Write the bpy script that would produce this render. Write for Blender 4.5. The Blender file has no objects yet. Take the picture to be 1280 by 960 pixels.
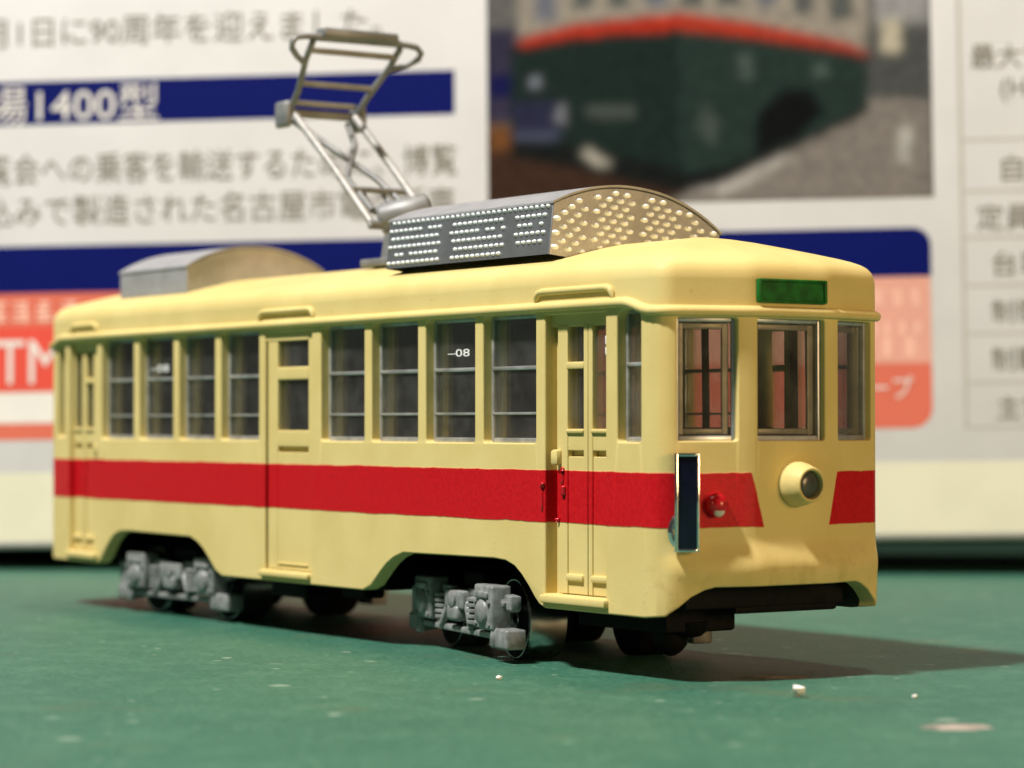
import bpy, bmesh, math, random
from mathutils import Vector, Matrix, noise
from mathutils.geometry import delaunay_2d_cdt

S = 0.001                       # everything below is written in millimetres
random.seed(7)
sc = bpy.context.scene
col = sc.collection

# ------------------------------------------------------------------ camera
FPX, YAW, PITCH, ROLL = 3327.455, math.radians(145.8918), math.radians(0.8634), math.radians(-0.0327)
CAM = Vector((146.834, -90.001, 12.8766))
fw = Vector((math.cos(YAW)*math.cos(PITCH), math.sin(YAW)*math.cos(PITCH), math.sin(PITCH)))
rt = Vector((math.sin(YAW), -math.cos(YAW), 0)); up = rt.cross(fw)
rt, up = rt*math.cos(ROLL)+up*math.sin(ROLL), up*math.cos(ROLL)-rt*math.sin(ROLL)
cd = bpy.data.cameras.new('camera'); cam = bpy.data.objects.new('camera', cd); col.objects.link(cam)
cam.matrix_world = Matrix(((rt.x, up.x, -fw.x, CAM.x*S), (rt.y, up.y, -fw.y, CAM.y*S), (rt.z, up.z, -fw.z, CAM.z*S), (0, 0, 0, 1)))
cd.sensor_width = 36; cd.sensor_fit = 'HORIZONTAL'; cd.lens = FPX/1280*36
cd.clip_start = 0.002; cd.clip_end = 20
cd.dof.use_dof = True; cd.dof.focus_distance = 0.146; cd.dof.aperture_fstop = cd.lens/1.45
sc.camera = cam

# ------------------------------------------------------------------ light
world = bpy.data.worlds.new('World'); sc.world = world; world.use_nodes = True
bg = world.node_tree.nodes['Background']; bg.inputs[0].default_value = (1.0, 0.96, 0.90, 1); bg.inputs[1].default_value = 0.05
def lamp(name, direction, dist, size, watt, colour, target=(0, 0, 8)):
    ld = bpy.data.lights.new(name, 'AREA'); ld.shape = 'DISK'; ld.size = size*S; ld.energy = watt; ld.color = colour
    o = bpy.data.objects.new(name, ld); col.objects.link(o)
    v = Vector(direction).normalized()
    o.location = (Vector(target)+v*dist)*S
    o.rotation_euler = v.to_track_quat('Z', 'Y').to_euler()
    return o
lamp('desk_lamp', (13, -145, 242), 540, 48, 5.5, (1.0, 0.965, 0.91))
lamp('ceiling_lamp', (-2, 4, 20), 900, 110, 2.3, (1.0, 0.86, 0.68))
lamp('warm_room_lamp', (13, 3, 2.4), 900, 280, 3.7, (1.0, 0.64, 0.30))
sc.view_settings.view_transform = 'Standard'; sc.view_settings.look = 'None'
sc.view_settings.exposure = 0.0; sc.view_settings.gamma = 1.0
sc.cycles.use_denoising = True
sc.cycles.max_bounces = 7; sc.cycles.transparent_max_bounces = 24

# ------------------------------------------------------------------ materials
def new_mat(name):
    m = bpy.data.materials.new(name); m.use_nodes = True
    nt = m.node_tree; b = nt.nodes['Principled BSDF']
    return m, nt, b
def N(nt, t, **kw):
    n = nt.nodes.new(t)
    for k, v in kw.items(): setattr(n, k, v)
    return n
def M(nt, op, a, b=None, c=None, clamp=False):
    n = nt.nodes.new('ShaderNodeMath'); n.operation = op; n.use_clamp = clamp
    for i, x in enumerate((a, b, c)):
        if x is None: continue
        if isinstance(x, (int, float)): n.inputs[i].default_value = x
        else: nt.links.new(x, n.inputs[i])
    return n.outputs[0]
def mix(nt, f, a, b):
    n = nt.nodes.new('ShaderNodeMix'); n.data_type = 'RGBA'
    if isinstance(f, (int, float)): n.inputs[0].default_value = f
    else: nt.links.new(f, n.inputs[0])
    for i, x in ((6, a), (7, b)):
        if isinstance(x, tuple): n.inputs[i].default_value = (*x, 1)
        else: nt.links.new(x, n.inputs[i])
    return n.outputs[2]
def coords(nt):
    tc = N(nt, 'ShaderNodeTexCoord'); mp = N(nt, 'ShaderNodeVectorMath', operation='SCALE')
    nt.links.new(tc.outputs['Object'], mp.inputs[0]); mp.inputs['Scale'].default_value = 1/S
    return mp.outputs[0]
def tex(nt, vec, scale, detail=3, rough=.55, dims=None):
    n = N(nt, 'ShaderNodeTexNoise'); n.inputs['Scale'].default_value = scale; n.inputs['Detail'].default_value = detail
    n.inputs['Roughness'].default_value = rough
    nt.links.new(vec, n.inputs['Vector']); return n.outputs['Fac']
def bump(nt, b, h, dist, strength=1):
    n = N(nt, 'ShaderNodeBump'); n.inputs['Distance'].default_value = dist*S; n.inputs['Strength'].default_value = strength
    nt.links.new(h, n.inputs['Height']); nt.links.new(n.outputs[0], b.inputs['Normal'])
def sstep(nt, x, lo, hi):
    n = N(nt, 'ShaderNodeMapRange', interpolation_type='SMOOTHSTEP'); nt.links.new(x, n.inputs[0])
    n.inputs[1].default_value = lo; n.inputs[2].default_value = hi; return n.outputs[0]
def simple(name, rgb, rough=.5, metal=0, spec=.5, mottle=.12, mscale=1.2, bmp=0.0, bscale=6):
    m, nt, b = new_mat(name); v = coords(nt)
    t = tex(nt, v, mscale, 4)
    dark = tuple(c*(1-mottle) for c in rgb); lite = tuple(min(1, c*(1+mottle)) for c in rgb)
    nt.links.new(mix(nt, sstep(nt, t, .3, .7), dark, lite), b.inputs['Base Color'])
    b.inputs['Roughness'].default_value = rough; b.inputs['Metallic'].default_value = metal; b.inputs['Specular IOR Level'].default_value = spec
    if bmp: bump(nt, b, tex(nt, v, bscale, 3), bmp)
    return m

ZT, ZB = 10.377, 7.549
CREAM = (0.655, 0.52, 0.205)
def paint_material():
    m, nt, b = new_mat('cream_and_red_paint'); v = coords(nt)
    sep = N(nt, 'ShaderNodeSeparateXYZ'); nt.links.new(v, sep.inputs[0]); X, Y, Z = sep.outputs
    wob = M(nt, 'MULTIPLY', M(nt, 'SUBTRACT', tex(nt, v, .35, 2), .5), .16)
    fine = M(nt, 'MULTIPLY', M(nt, 'SUBTRACT', tex(nt, v, 2.6, 2), .5), .07)
    zz = M(nt, 'ADD', Z, M(nt, 'ADD', wob, fine))
    band = M(nt, 'MULTIPLY', sstep(nt, zz, ZB-.04, ZB+.04), M(nt, 'SUBTRACT', 1, sstep(nt, zz, ZT-.04, ZT+.04)))
    # gap in the band round the headlight, at the front
    half = M(nt, 'ADD', M(nt, 'MULTIPLY', M(nt, 'SUBTRACT', Z, 7.55), .28), 2.2)
    dist = M(nt, 'SUBTRACT', M(nt, 'ADD', M(nt, 'ABSOLUTE', M(nt, 'SUBTRACT', Y, .3)), wob), half)
    outside = M(nt, 'MAXIMUM', sstep(nt, dist, -.05, .05), M(nt, 'SUBTRACT', 1, M(nt, 'GREATER_THAN', X, 38.9)))
    band = M(nt, 'MULTIPLY', band, outside)
    big = tex(nt, v, .22, 4); small = tex(nt, v, 4.5, 4)
    cream = mix(nt, sstep(nt, big, .3, .7), (CREAM[0]*.95, CREAM[1]*.94, CREAM[2]*.92), (CREAM[0]*1.04, CREAM[1]*1.05, CREAM[2]*1.1))
    # rubbed brown marks, mostly low on the front
    low = M(nt, 'MULTIPLY', M(nt, 'SUBTRACT', 1, sstep(nt, Z, 4.8, 7.2)), M(nt, 'MULTIPLY', M(nt, 'GREATER_THAN', X, 37.0), sstep(nt, tex(nt, v, .8, 5, .65), .5, .68)))
    cream = mix(nt, M(nt, 'MULTIPLY', low, .22), cream, (.26, .15, .05))
    speck = sstep(nt, tex(nt, v, 2.3, 2), .73, .78)
    cream = mix(nt, M(nt, 'MULTIPLY', speck, .3), cream, (.3, .2, .08))
    red = mix(nt, sstep(nt, small, .3, .7), (.44, .005, .010), (.54, .009, .014))
    nt.links.new(mix(nt, band, cream, red), b.inputs['Base Color'])
    ro = M(nt, 'ADD', M(nt, 'MULTIPLY', small, .16), M(nt, 'SUBTRACT', .40, M(nt, 'MULTIPLY', band, .06)))
    nt.links.new(ro, b.inputs['Roughness'])
    b.inputs['Specular IOR Level'].default_value = .13
    bump(nt, b, M(nt, 'ADD', M(nt, 'ADD', tex(nt, v, 7, 3), M(nt, 'MULTIPLY', big, .5)), M(nt, 'MULTIPLY', band, 3)), .008)
    return m
PAINT = paint_material()
INNER = simple('shade_toned_inner_shell', (.085, .068, .05), .6)  # unpainted inside; the interior shade is put into its dark colour
RED = simple('thick_red_paint', (.46, .008, .014), .22, mottle=.1)
GREEN = simple('dark_green_paint', (.006, .11, .014), .5, mottle=.35, mscale=1.6, spec=.2)
BLACK = simple('black_chassis_plastic', (.005, .005, .005), .6, mottle=.3, spec=.08)
BROWNBLK = simple('dark_brown_interior', (.020, .014, .010), .6, mottle=.3)
GREYRIB = simple('grey_interior_rib', (.55, .53, .48), .5)
SILVER = simple('silver_window_frame', (.40, .42, .45), .36, metal=.55, mottle=.12)
FRAME = simple('grey_silver_sash', (.42, .42, .40), .33, metal=.5, mottle=.25, mscale=.8)
SASH = simple('dull_inner_sash', (.30, .28, .255), .4, metal=.2, mottle=.2)
CHROME = simple('bright_chrome', (.8, .8, .79), .12, metal=1, mottle=.05)
STEEL = simple('bright_wheel_steel', (.46, .47, .46), .25, metal=1, mottle=.12)
ETCH = simple('etched_nickel_silver', (.335, .345, .365), .42, metal=.8, mottle=.10, mscale=.7, bmp=.006, bscale=5)
ETCH2 = simple('plain_pewter_cover', (.36, .36, .375), .45, metal=.3, mottle=.1, mscale=.7)
DOT = simple('bright_raised_dots', (.92, .95, 1.0), .35, metal=0, mottle=.03)
WIRE = simple('dull_pewter_wire', (.21, .215, .215), .5, metal=.25, mottle=.2, mscale=.6)
WIRELIT = simple('lit_pewter_wire', (.36, .35, .335), .45, metal=.25, mottle=.15)  # lighter copy of the pewter: light on the rods put into the colour
GREYP = simple('grey_bogie_plastic', (.21, .22, .212), .45, mottle=.3, mscale=1.5)
NAVY = simple('gloss_navy_board', (.004, .005, .016), .06, mottle=.3)
CHARC = simple('charcoal_lens', (.06, .065, .06), .25, mottle=.2)
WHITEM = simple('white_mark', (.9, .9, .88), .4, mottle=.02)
CREAMFLAT = simple('cream_detail_paint', CREAM, .42, mottle=.07, bmp=.008, spec=.2)
def glass_material():
    m, nt, b = new_mat('clear_window_glazing'); nt.nodes.remove(b)
    out = nt.nodes['Material Output']; v = coords(nt)
    tr = N(nt, 'ShaderNodeBsdfTransparent'); tr.inputs[0].default_value = (.90, .90, .87, 1)
    gl = N(nt, 'ShaderNodeBsdfGlossy'); gl.inputs['Roughness'].default_value = .07; gl.inputs[0].default_value = (1, 1, 1, 1)
    fr = N(nt, 'ShaderNodeFresnel'); fr.inputs[0].default_value = 1.35
    bp = N(nt, 'ShaderNodeBump'); bp.inputs['Distance'].default_value = .012*S
    nt.links.new(tex(nt, v, .8, 2), bp.inputs['Height']); nt.links.new(bp.outputs[0], gl.inputs['Normal'])
    df = N(nt, 'ShaderNodeBsdfDiffuse'); df.inputs[0].default_value = (.72, .69, .64, 1)
    hz = N(nt, 'ShaderNodeMixShader'); nt.links.new(M(nt, 'ADD', .012, M(nt, 'MULTIPLY', sstep(nt, tex(nt, v, .5, 4, .6), .35, .75), .038)), hz.inputs[0]); nt.links.new(tr.outputs[0], hz.inputs[1]); nt.links.new(df.outputs[0], hz.inputs[2])
    ms = N(nt, 'ShaderNodeMixShader'); nt.links.new(M(nt, 'MULTIPLY', fr.outputs[0], .7), ms.inputs[0])
    nt.links.new(hz.outputs[0], ms.inputs[1]); nt.links.new(gl.outputs[0], ms.inputs[2]); nt.links.new(ms.outputs[0], out.inputs[0])
    return m
GLASS = glass_material()

# ------------------------------------------------------------------ mesh helpers
class MB:
    def __init__(s): s.v = []; s.f = []; s.m = []
    def add(s, vs, fs, mi=0):
        o = len(s.v); s.v += [tuple(p) for p in vs]; s.f += [tuple(i+o for i in f) for f in fs]; s.m += [mi]*len(fs); return s
    def bm(s, bmh, mi=0, fn=None):
        bmh.verts.ensure_lookup_table(); bmh.verts.index_update()
        vs = [tuple(v.co) for v in bmh.verts]
        if fn: vs = [tuple(fn(p)) for p in vs]
        s.add(vs, [tuple(v.index for v in f.verts) for f in bmh.faces], mi); bmh.free(); return s
    def box(s, x0, x1, y0, y1, z0, z1, bev=0.0, mi=0, fn=None, seg=2):
        b = bmesh.new(); bmesh.ops.create_cube(b, size=1)
        for v in b.verts: v.co = Vector(((x0+x1)/2+v.co.x*(x1-x0), (y0+y1)/2+v.co.y*(y1-y0), (z0+z1)/2+v.co.z*(z1-z0)))
        if bev:
            bmesh.ops.bevel(b, geom=list(b.edges), offset=min(bev, .45*min(abs(x1-x0), abs(y1-y0), abs(z1-z0))), segments=seg, profile=.5, affect='EDGES')
        return s.bm(b, mi, fn)
    def tube(s, pts, r, n=8, mi=0, caps=True):
        pts = [Vector(p) for p in pts]; k = len(pts); rs = r if isinstance(r, (list, tuple)) else [r]*k
        vs = []; prev = None
        for i, p in enumerate(pts):
            t = (pts[min(i+1, k-1)]-pts[max(i-1, 0)]).normalized()
            if prev is None:
                a = Vector((0, 0, 1)) if abs(t.z) < .9 else Vector((1, 0, 0)); e = t.cross(a).normalized()
            else: e = (prev - t*prev.dot(t)).normalized()
            prev = e; g = t.cross(e)
            for j in range(n):
                an = 2*math.pi*j/n; vs.append(p+(e*math.cos(an)+g*math.sin(an))*rs[i])
        fs = [(i*n+j, i*n+(j+1) % n, (i+1)*n+(j+1) % n, (i+1)*n+j) for i in range(k-1) for j in range(n)]
        if caps: fs += [tuple(reversed(range(n))), tuple((k-1)*n+j for j in range(n))]
        return s.add(vs, fs, mi)
    def lathe(s, o, axis, prof, n=24, mi=0):     # prof: (distance along axis, radius)
        axis = Vector(axis).normalized(); a0 = Vector((0, 0, 1)) if abs(axis.z) < .9 else Vector((1, 0, 0)); e = axis.cross(a0).normalized(); g_ = axis.cross(e); o = Vector(o)
        vs = [o+axis*a+(e*math.cos(2*math.pi*j/n)+g_*math.sin(2*math.pi*j/n))*max(r, 1e-3) for a, r in prof for j in range(n)]; k = len(prof)
        fs = [(i*n+j, i*n+(j+1) % n, (i+1)*n+(j+1) % n, (i+1)*n+j) for i in range(k-1) for j in range(n)]+[tuple(reversed(range(n))), tuple((k-1)*n+j for j in range(n))]
        return s.add(vs, fs, mi)
    def build(s, name, mats, parent=None, smooth=35, kind=None):
        me = bpy.data.meshes.new(name); me.from_pydata([(x*S, y*S, z*S) for x, y, z in s.v], [], s.f)
        for m in (mats if isinstance(mats, (list, tuple)) else [mats]): me.materials.append(m)
        me.polygons.foreach_set('material_index', s.m)
        b = bmesh.new(); b.from_mesh(me); bmesh.ops.recalc_face_normals(b, faces=b.faces); b.to_mesh(me); b.free()
        if smooth:
            me.shade_smooth(); me.set_sharp_from_angle(angle=math.radians(smooth))
        me.update()
        o = bpy.data.objects.new(name, me); col.objects.link(o)
        if parent: o.parent = parent
        if smooth == 35:
            w = o.modifiers.new('weighted', 'WEIGHTED_NORMAL'); w.weight = 60; w.keep_sharp = True
        if kind: o['kind'] = kind
        return o
def tag(o, label, cat=None, group=None, kind=None):
    if label: o['label'] = label
    if cat: o['category'] = cat
    if group: o['group'] = group
    if kind: o['kind'] = kind
    return o
def empty(name, loc=(0, 0, 0)):
    o = bpy.data.objects.new(name, None); o.empty_display_size = .01; col.objects.link(o); o.location = Vector(loc)*S; return o

# ------------------------------------------------------------------ ground
def mat_material():
    m, nt, b = new_mat('green_cutting_mat'); v = coords(nt)
    big = tex(nt, v, .045, 4); mid = tex(nt, v, .35, 6, .68); fine = tex(nt, v, 2.1, 4, .7); grit = tex(nt, v, 5.5, 2)
    c = mix(nt, sstep(nt, big, .3, .7), (.017, .104, .068), (.029, .126, .078))
    c = mix(nt, M(nt, 'MULTIPLY', sstep(nt, mid, .45, .68), .55), c, (.055, .165, .105))
    c = mix(nt, M(nt, 'MULTIPLY', sstep(nt, fine, .5, .68), .5), c, (.085, .20, .14))
    c = mix(nt, M(nt, 'MULTIPLY', sstep(nt, fine, .48, .30), .5), c, (.012, .075, .05))
    c = mix(nt, M(nt, 'MULTIPLY', sstep(nt, grit, .66, .74), .55), c, (.20, .30, .23))
    for sc_, lo, hi, k in ((.24, .05, .10, .6), (.55, .06, .13, .45), (.11, .035, .08, .5)):
        sp = N(nt, 'ShaderNodeTexVoronoi'); sp.inputs['Scale'].default_value = sc_; nt.links.new(v, sp.inputs['Vector'])
        near_ = M(nt, 'SUBTRACT', 1, sstep(nt, sp.outputs['Distance'], lo, hi))
        pick = M(nt, 'MULTIPLY', near_, sstep(nt, tex(nt, v, sc_*.55, 2), .46, .58))
        c = mix(nt, M(nt, 'MULTIPLY', pick, k), c, (.36, .43, .35))
    stain = sstep(nt, tex(nt, v, .07, 5, .62), .58, .70)
    c = mix(nt, M(nt, 'MULTIPLY', stain, .35), c, (.10, .12, .06))
    nt.links.new(c, b.inputs['Base Color'])
    nt.links.new(M(nt, 'ADD', .40, M(nt, 'MULTIPLY', fine, .25)), b.inputs['Roughness'])
    b.inputs['Specular IOR Level'].default_value = .45
    bump(nt, b, M(nt, 'ADD', fine, M(nt, 'MULTIPLY', mid, .8)), .16)
    return m
g = MB(); g.box(-420, 420, -420, 420, -3.4, -.4)
mat_o = g.build('cutting_mat', mat_material(), smooth=0); tag(mat_o, 'green self-healing cutting mat under the tram', kind='structure')

# ------------------------------------------------------------------ tram body outline
W = 7.526
def arc_corner(p0, p1, p2, r, n=8):
    """round the corner p1 of the polyline p0-p1-p2"""
    a = (Vector(p0)-Vector(p1)).normalized(); b = (Vector(p2)-Vector(p1)).normalized()
    half = a.angle(b)/2; d = r/math.tan(half); c = Vector(p1)+(a+b).normalized()*(r/math.sin(half))
    s0 = Vector(p1)+a*d; s1 = Vector(p1)+b*d
    v0 = s0-c; v1 = s1-c; out = []
    for i in range(n+1):
        t = i/n; ang = v0.angle(v1); q = (v0*math.sin((1-t)*ang)+v1*math.sin(t*ang))/math.sin(ang); out.append(c+q)
    return out
XF, XCOR, YC = 40.0, 38.5, 2.6           # front plane, front corner, half width of the flat centre
XR, XRC = -38.75, -37.35                 # rear plane, rear corner
near = [(XR, 0), (XR, -YC), (XRC, -W+.5), (-33.4, -W+.22), (-30, -W+.04), (-28, -W), (28, -W), (XCOR, -W), (XF, -YC), (XF, 0)]
pts = [Vector(near[0])]
radii = {1: 3, 2: 1.7, 7: 1.25, 8: 3}
for i in range(1, len(near)-1):
    if i in radii: pts += arc_corner(near[i-1], near[i], near[i+1], radii[i], 8 if radii[i] < 3 else 3)
    else: pts.append(Vector(near[i]))
pts.append(Vector(near[-1]))
OUT = pts + [Vector((p.x, -p.y)) for p in reversed(pts[:-1])]
NO = len(OUT)
segn = []
for i in range(NO-1):
    t = (OUT[i+1]-OUT[i]).normalized(); segn.append(Vector((t.y, -t.x)))
NRM = [segn[0]] + [(segn[i-1]+segn[i]).normalized() for i in range(1, NO-1)] + [segn[-1]]
CUM = [0.0]
for i in range(1, NO): CUM.append(CUM[-1]+(OUT[i]-OUT[i-1]).length)
STOT = CUM[-1]
def at_s(s):
    s = min(max(s, 0), STOT); lo, hi = 0, NO-1
    while hi-lo > 1:
        m_ = (lo+hi)//2
        if CUM[m_] <= s: lo = m_
        else: hi = m_
    t = (s-CUM[lo])/(CUM[hi]-CUM[lo])
    return OUT[lo].lerp(OUT[hi], t), NRM[lo].lerp(NRM[hi], t).normalized()
def sm(x, a, b): t = min(max((x-a)/(b-a), 0), 1); return t*t*(3-2*t)
def bulge(p, z):                          # the rounded apron low on both ends
    e = sm(abs(p.x), 38.2, 39.2) if p.x > 0 else sm(abs(p.x), 37.0, 38.0)
    return e*(.48*(1-sm(z, 5.4, 7.0)) - .25*(1-sm(z, 4.4, 5.3)))
def pos(s, z, depth=0.0):
    p, n = at_s(s); q = p - n*(depth-bulge(p, z)); return Vector((q.x, q.y, z))
mid_i = NO//2
def near_s(x):
    for i in range(mid_i):
        if OUT[i].y < -4 and OUT[i].x <= x <= OUT[i+1].x: return CUM[i]+(x-OUT[i].x)/(OUT[i+1].x-OUT[i].x)*(CUM[i+1]-CUM[i])
    raise ValueError(x)
def far_s(x): return STOT-near_s(x)
def front_s(y):
    for i in range(NO-1):
        if OUT[i].x > 37.9 and OUT[i].y <= y <= OUT[i+1].y and OUT[i+1].x > 37.9: return CUM[i]+(y-OUT[i].y)/(OUT[i+1].y-OUT[i].y)*(CUM[i+1]-CUM[i])
    raise ValueError(y)
def rear_s(y):
    for i in range(mid_i):
        if OUT[i].x < -36.9 and OUT[i+1].y <= y <= OUT[i].y: return CUM[i]+(y-OUT[i].y)/(OUT[i+1].y-OUT[i].y)*(CUM[i+1]-CUM[i])
    return STOT-rear_s(-y)
def gut_z(s):                              # height of the rain gutter: dips at both ends
    p, n = at_s(s); e = sm(abs(p.x), 35.5, 38.0) if p.x > 0 else sm(abs(p.x), 34.3, 36.8)
    return 19.2-.52*e

# ------------------------------------------------------------------ windows and doors: where the openings are
m0, pw, qw = 3.967, 6.058, .838
ZS = 11.83
GROW = .09
def rrect(s0, s1, z0, z1, r=.3, rt_=None, n=4):
    """rounded rectangle in wall space, counter-clockwise"""
    out = []; s0 -= GROW; s1 += GROW; z0 -= GROW; z1 += GROW
    r4 = (r, r, rt_ if rt_ else r, rt_ if rt_ else r)
    for (cx, cz, a0, rr) in ((s0, z0, 180, r4[0]), (s1, z0, 270, r4[1]), (s1, z1, 0, r4[2]), (s0, z1, 90, r4[3])):
        ox = cx+(rr if cx == s0 else -rr); oz = cz+(rr if cz == z0 else -rr)
        for k in range(n+1):
            a = math.radians(a0+90*k/n); out.append((ox+rr*math.cos(a), oz+rr*math.sin(a)))
    return out
side_windows = [(m0+k*pw, m0+k*pw+pw-qw) for k in range(4)] + [(-(m0+k*pw+pw-qw), -(m0+k*pw)) for k in range(4)]
small_windows = [(34.82, 36.9), (-35.6, -34.1)]
doors = [(28.23, 33.82, 1), (-33.25, -28.1, -1)]
MIDDOOR = (-3.17, 2.85)
holes = []; glass_specs = []
for fs_ in (near_s, far_s):
    for x0, x1 in side_windows:
        a, b = sorted((fs_(x0), fs_(x1))); holes.append(rrect(a, b, ZS, 18.93, .3, .4)); glass_specs.append((a, b, ZS, 18.93, 'side'))
    for x0, x1 in small_windows:
        a, b = sorted((fs_(x0), fs_(x1))); holes.append(rrect(a, b, ZS+.1, 18.86, .3, .7)); glass_specs.append((a, b, ZS+.1, 18.86, 'small'))
    for x0, x1, sg in doors:
        a, b = sorted((fs_(x0), fs_(x1))); holes.append(rrect(a, b, 3.7, 18.78, .08))
    a, b = sorted((fs_(MIDDOOR[0]), fs_(MIDDOOR[1]))); holes.append(rrect(a, b, 3.62, 18.72, .1))
for fn, zt_ in ((front_s, 18.36), (rear_s, 18.36)):
    for y0, y1 in ((-6.6, -3.4), (-2.28, 2.28), (3.4, 6.6)):
        if fn is rear_s and y0 < 0 < y1:
            continue
        a, b = sorted((fn(y0 if fn is front_s else y0*.94), fn(y1 if fn is front_s else y1*.94)))
        holes.append(rrect(a, b, 12.0, zt_, .25)); glass_specs.append((a, b, 12.0, zt_, 'end'))
# the seam of the strip runs down the middle of the rear window: two half openings
rear_half = rear_s(-2.15)

# ------------------------------------------------------------------ tram
tram = empty('model_tram', (0, 0, 0))
tag(tram, 'cream yellow model tram with red waist stripe and raised pantograph on green mat', 'model tram')

def wall_skin():
    arch = [(9.0, 3.0), (9.9, 3.3), (11.0, 4.2), (11.7, 4.7), (12.5, 5.1), (13.6, 5.42), (23.2, 5.5), (24.4, 5.42), (25.3, 5.15), (26.0, 4.7), (26.7, 4.1), (27.3, 3.5), (27.7, 3.18), (28.2, 3.0)]
    bottom = []
    nr = [(rear_s(-5.0), 4.6), (rear_s(-6.0), 4.2), (rear_s(-6.6), 3.5), (near_s(-36.5), 3.0)]
    nr += [(near_s(-x), z) for x, z in reversed(arch)] + [(near_s(x), z) for x, z in arch]
    nr += [(near_s(37.1), 3.0), (front_s(-7.2), 3.12), (front_s(-6.6), 3.6), (front_s(-6.0), 4.1), (front_s(-5.3), 4.45), (front_s(-4.7), 4.6)]
    bottom = [(0, 4.6)] + nr + [(STOT-s, z) for s, z in reversed(nr) if False]
    mirrored = [(front_s(4.7), 4.6), (front_s(5.3), 4.45), (front_s(6.0), 4.1), (front_s(6.6), 3.6), (front_s(7.2), 3.12), (far_s(37.1), 3.0)]
    mirrored += [(far_s(x), z) for x, z in reversed(arch)] + [(far_s(-x), z) for x, z in arch]
    mirrored += [(far_s(-36.5), 3.0), (rear_s(6.6), 3.5), (rear_s(6.0), 4.2), (rear_s(5.0), 4.6), (STOT, 4.6)]
    bottom += mirrored
    top = [(s, gut_z(s)) for s in [STOT*k/260 for k in range(260, -1, -1)]]
    # rear centre window: notches on both seam ends
    rn = [(STOT, 12.0), (STOT-rear_half, 12.0), (STOT-rear_half, 18.36), (STOT, 18.36)]
    ln = [(0, 18.36), (rear_half, 18.36), (rear_half, 12.0), (0, 12.0)]
    outer = bottom + rn + top + ln
    verts = []; edges = []
    def loop(poly):
        o = len(verts); verts.extend(Vector(p) for p in poly); n = len(poly); edges.extend((o+i, o+(i+1) % n) for i in range(n))
    loop(outer)
    for h in holes: loop(h)
    for i in range(1, NO-1):
        if abs(OUT[i].x) < 28.5: continue
        o = len(verts); verts.extend((Vector((CUM[i], 2.0)), Vector((CUM[i], 20.0)))); edges.append((o, o+1))
    for s0, s1 in ((front_s(-7.4), front_s(7.4)), (0, rear_s(-6.8)), (rear_s(6.8), STOT)):
        for y_ in [k*.5 for k in range(-13, 14)]:
            if s0 <= 0 or s1 >= STOT: break
            o = len(verts); q_ = front_s(y_); verts.extend((Vector((q_, 4.0)), Vector((q_, 7.4)))); edges.append((o, o+1))
        for z in (4.9, 5.1, 5.3, 5.5, 5.7, 5.9, 6.1, 6.3, 6.5, 6.7, 6.9, 7.1):
            o = len(verts); verts.extend((Vector((s0, z)), Vector((s1, z)))); edges.append((o, o+1))
    V, Ed, F, *_ = delaunay_2d_cdt(verts, edges, [], 0, 1e-5)
    def inside(p, poly):
        c = False; n = len(poly); x, y = p
        for i in range(n):
            x0, y0 = poly[i]; x1, y1 = poly[i-1]
            if (y0 > y) != (y1 > y) and x < (x1-x0)*(y-y0)/(y1-y0)+x0: c = not c
        return c
    boxes = [(min(p[0] for p in h), max(p[0] for p in h), h) for h in holes]
    tris = []
    for f in F:
        c = sum((V[i] for i in f), Vector((0, 0)))/len(f)
        if not inside(c, outer): continue
        if any(a < c.x < b and inside(c, h) for a, b, h in boxes): continue
        tris.append(tuple(f))
    # orient counter-clockwise in wall space
    tris = [t if (V[t[1]]-V[t[0]]).cross(V[t[2]]-V[t[0]]) > 0 else tuple(reversed(t)) for t in tris]
    he = {}
    for t in tris:
        for i in range(len(t)): he[(t[i], t[(i+1) % len(t)])] = 1
    bnd = [(a, b) for (a, b) in he if (b, a) not in he and not (V[a].x < 1e-6 and V[b].x < 1e-6) and not (V[a].x > STOT-1e-6 and V[b].x > STOT-1e-6)]
    off = {}
    acc = {}
    for a, b in bnd:
        t = (V[b]-V[a]).normalized(); n = Vector((t.y, -t.x))       # points out of the skin
        acc.setdefault(a, []).append(n); acc.setdefault(b, []).append(n)
    for k, ns in acc.items():
        n = sum(ns, Vector((0, 0))).normalized(); off[k] = n/max(.5, n.dot(ns[0]))
    BV, TH = .10, .95
    used = sorted({i for t in tris for i in t}); mb = MB()
    base = {}; 
    for i in used: base[i] = len(mb.v); mb.v.append(tuple(pos(V[i].x, V[i].y)))
    for t in tris: mb.f.append(tuple(base[i] for i in t)); mb.m.append(0)
    rings = [(math.sin(a)*BV, (1-math.cos(a))*BV) for a in (math.radians(30), math.radians(60), math.radians(90))] + [(BV, TH)]
    ringid = {}
    for k in off:
        ids = [base[k]]
        for o_, dp in rings:
            q = V[k]+off[k]*o_; ids.append(len(mb.v)); mb.v.append(tuple(pos(q.x, q.y, dp)))
        ringid[k] = ids
    for a, b in bnd:
        A, B = ringid[a], ringid[b]
        for j in range(len(rings)): mb.f.append((B[j], A[j], A[j+1], B[j+1])); mb.m.append(0)
    inn = {}
    for i in used:
        if i in ringid: inn[i] = ringid[i][-1]
        else: inn[i] = len(mb.v); mb.v.append(tuple(pos(V[i].x, V[i].y, TH)))
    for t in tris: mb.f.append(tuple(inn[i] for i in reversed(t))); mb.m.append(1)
    return mb
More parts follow.
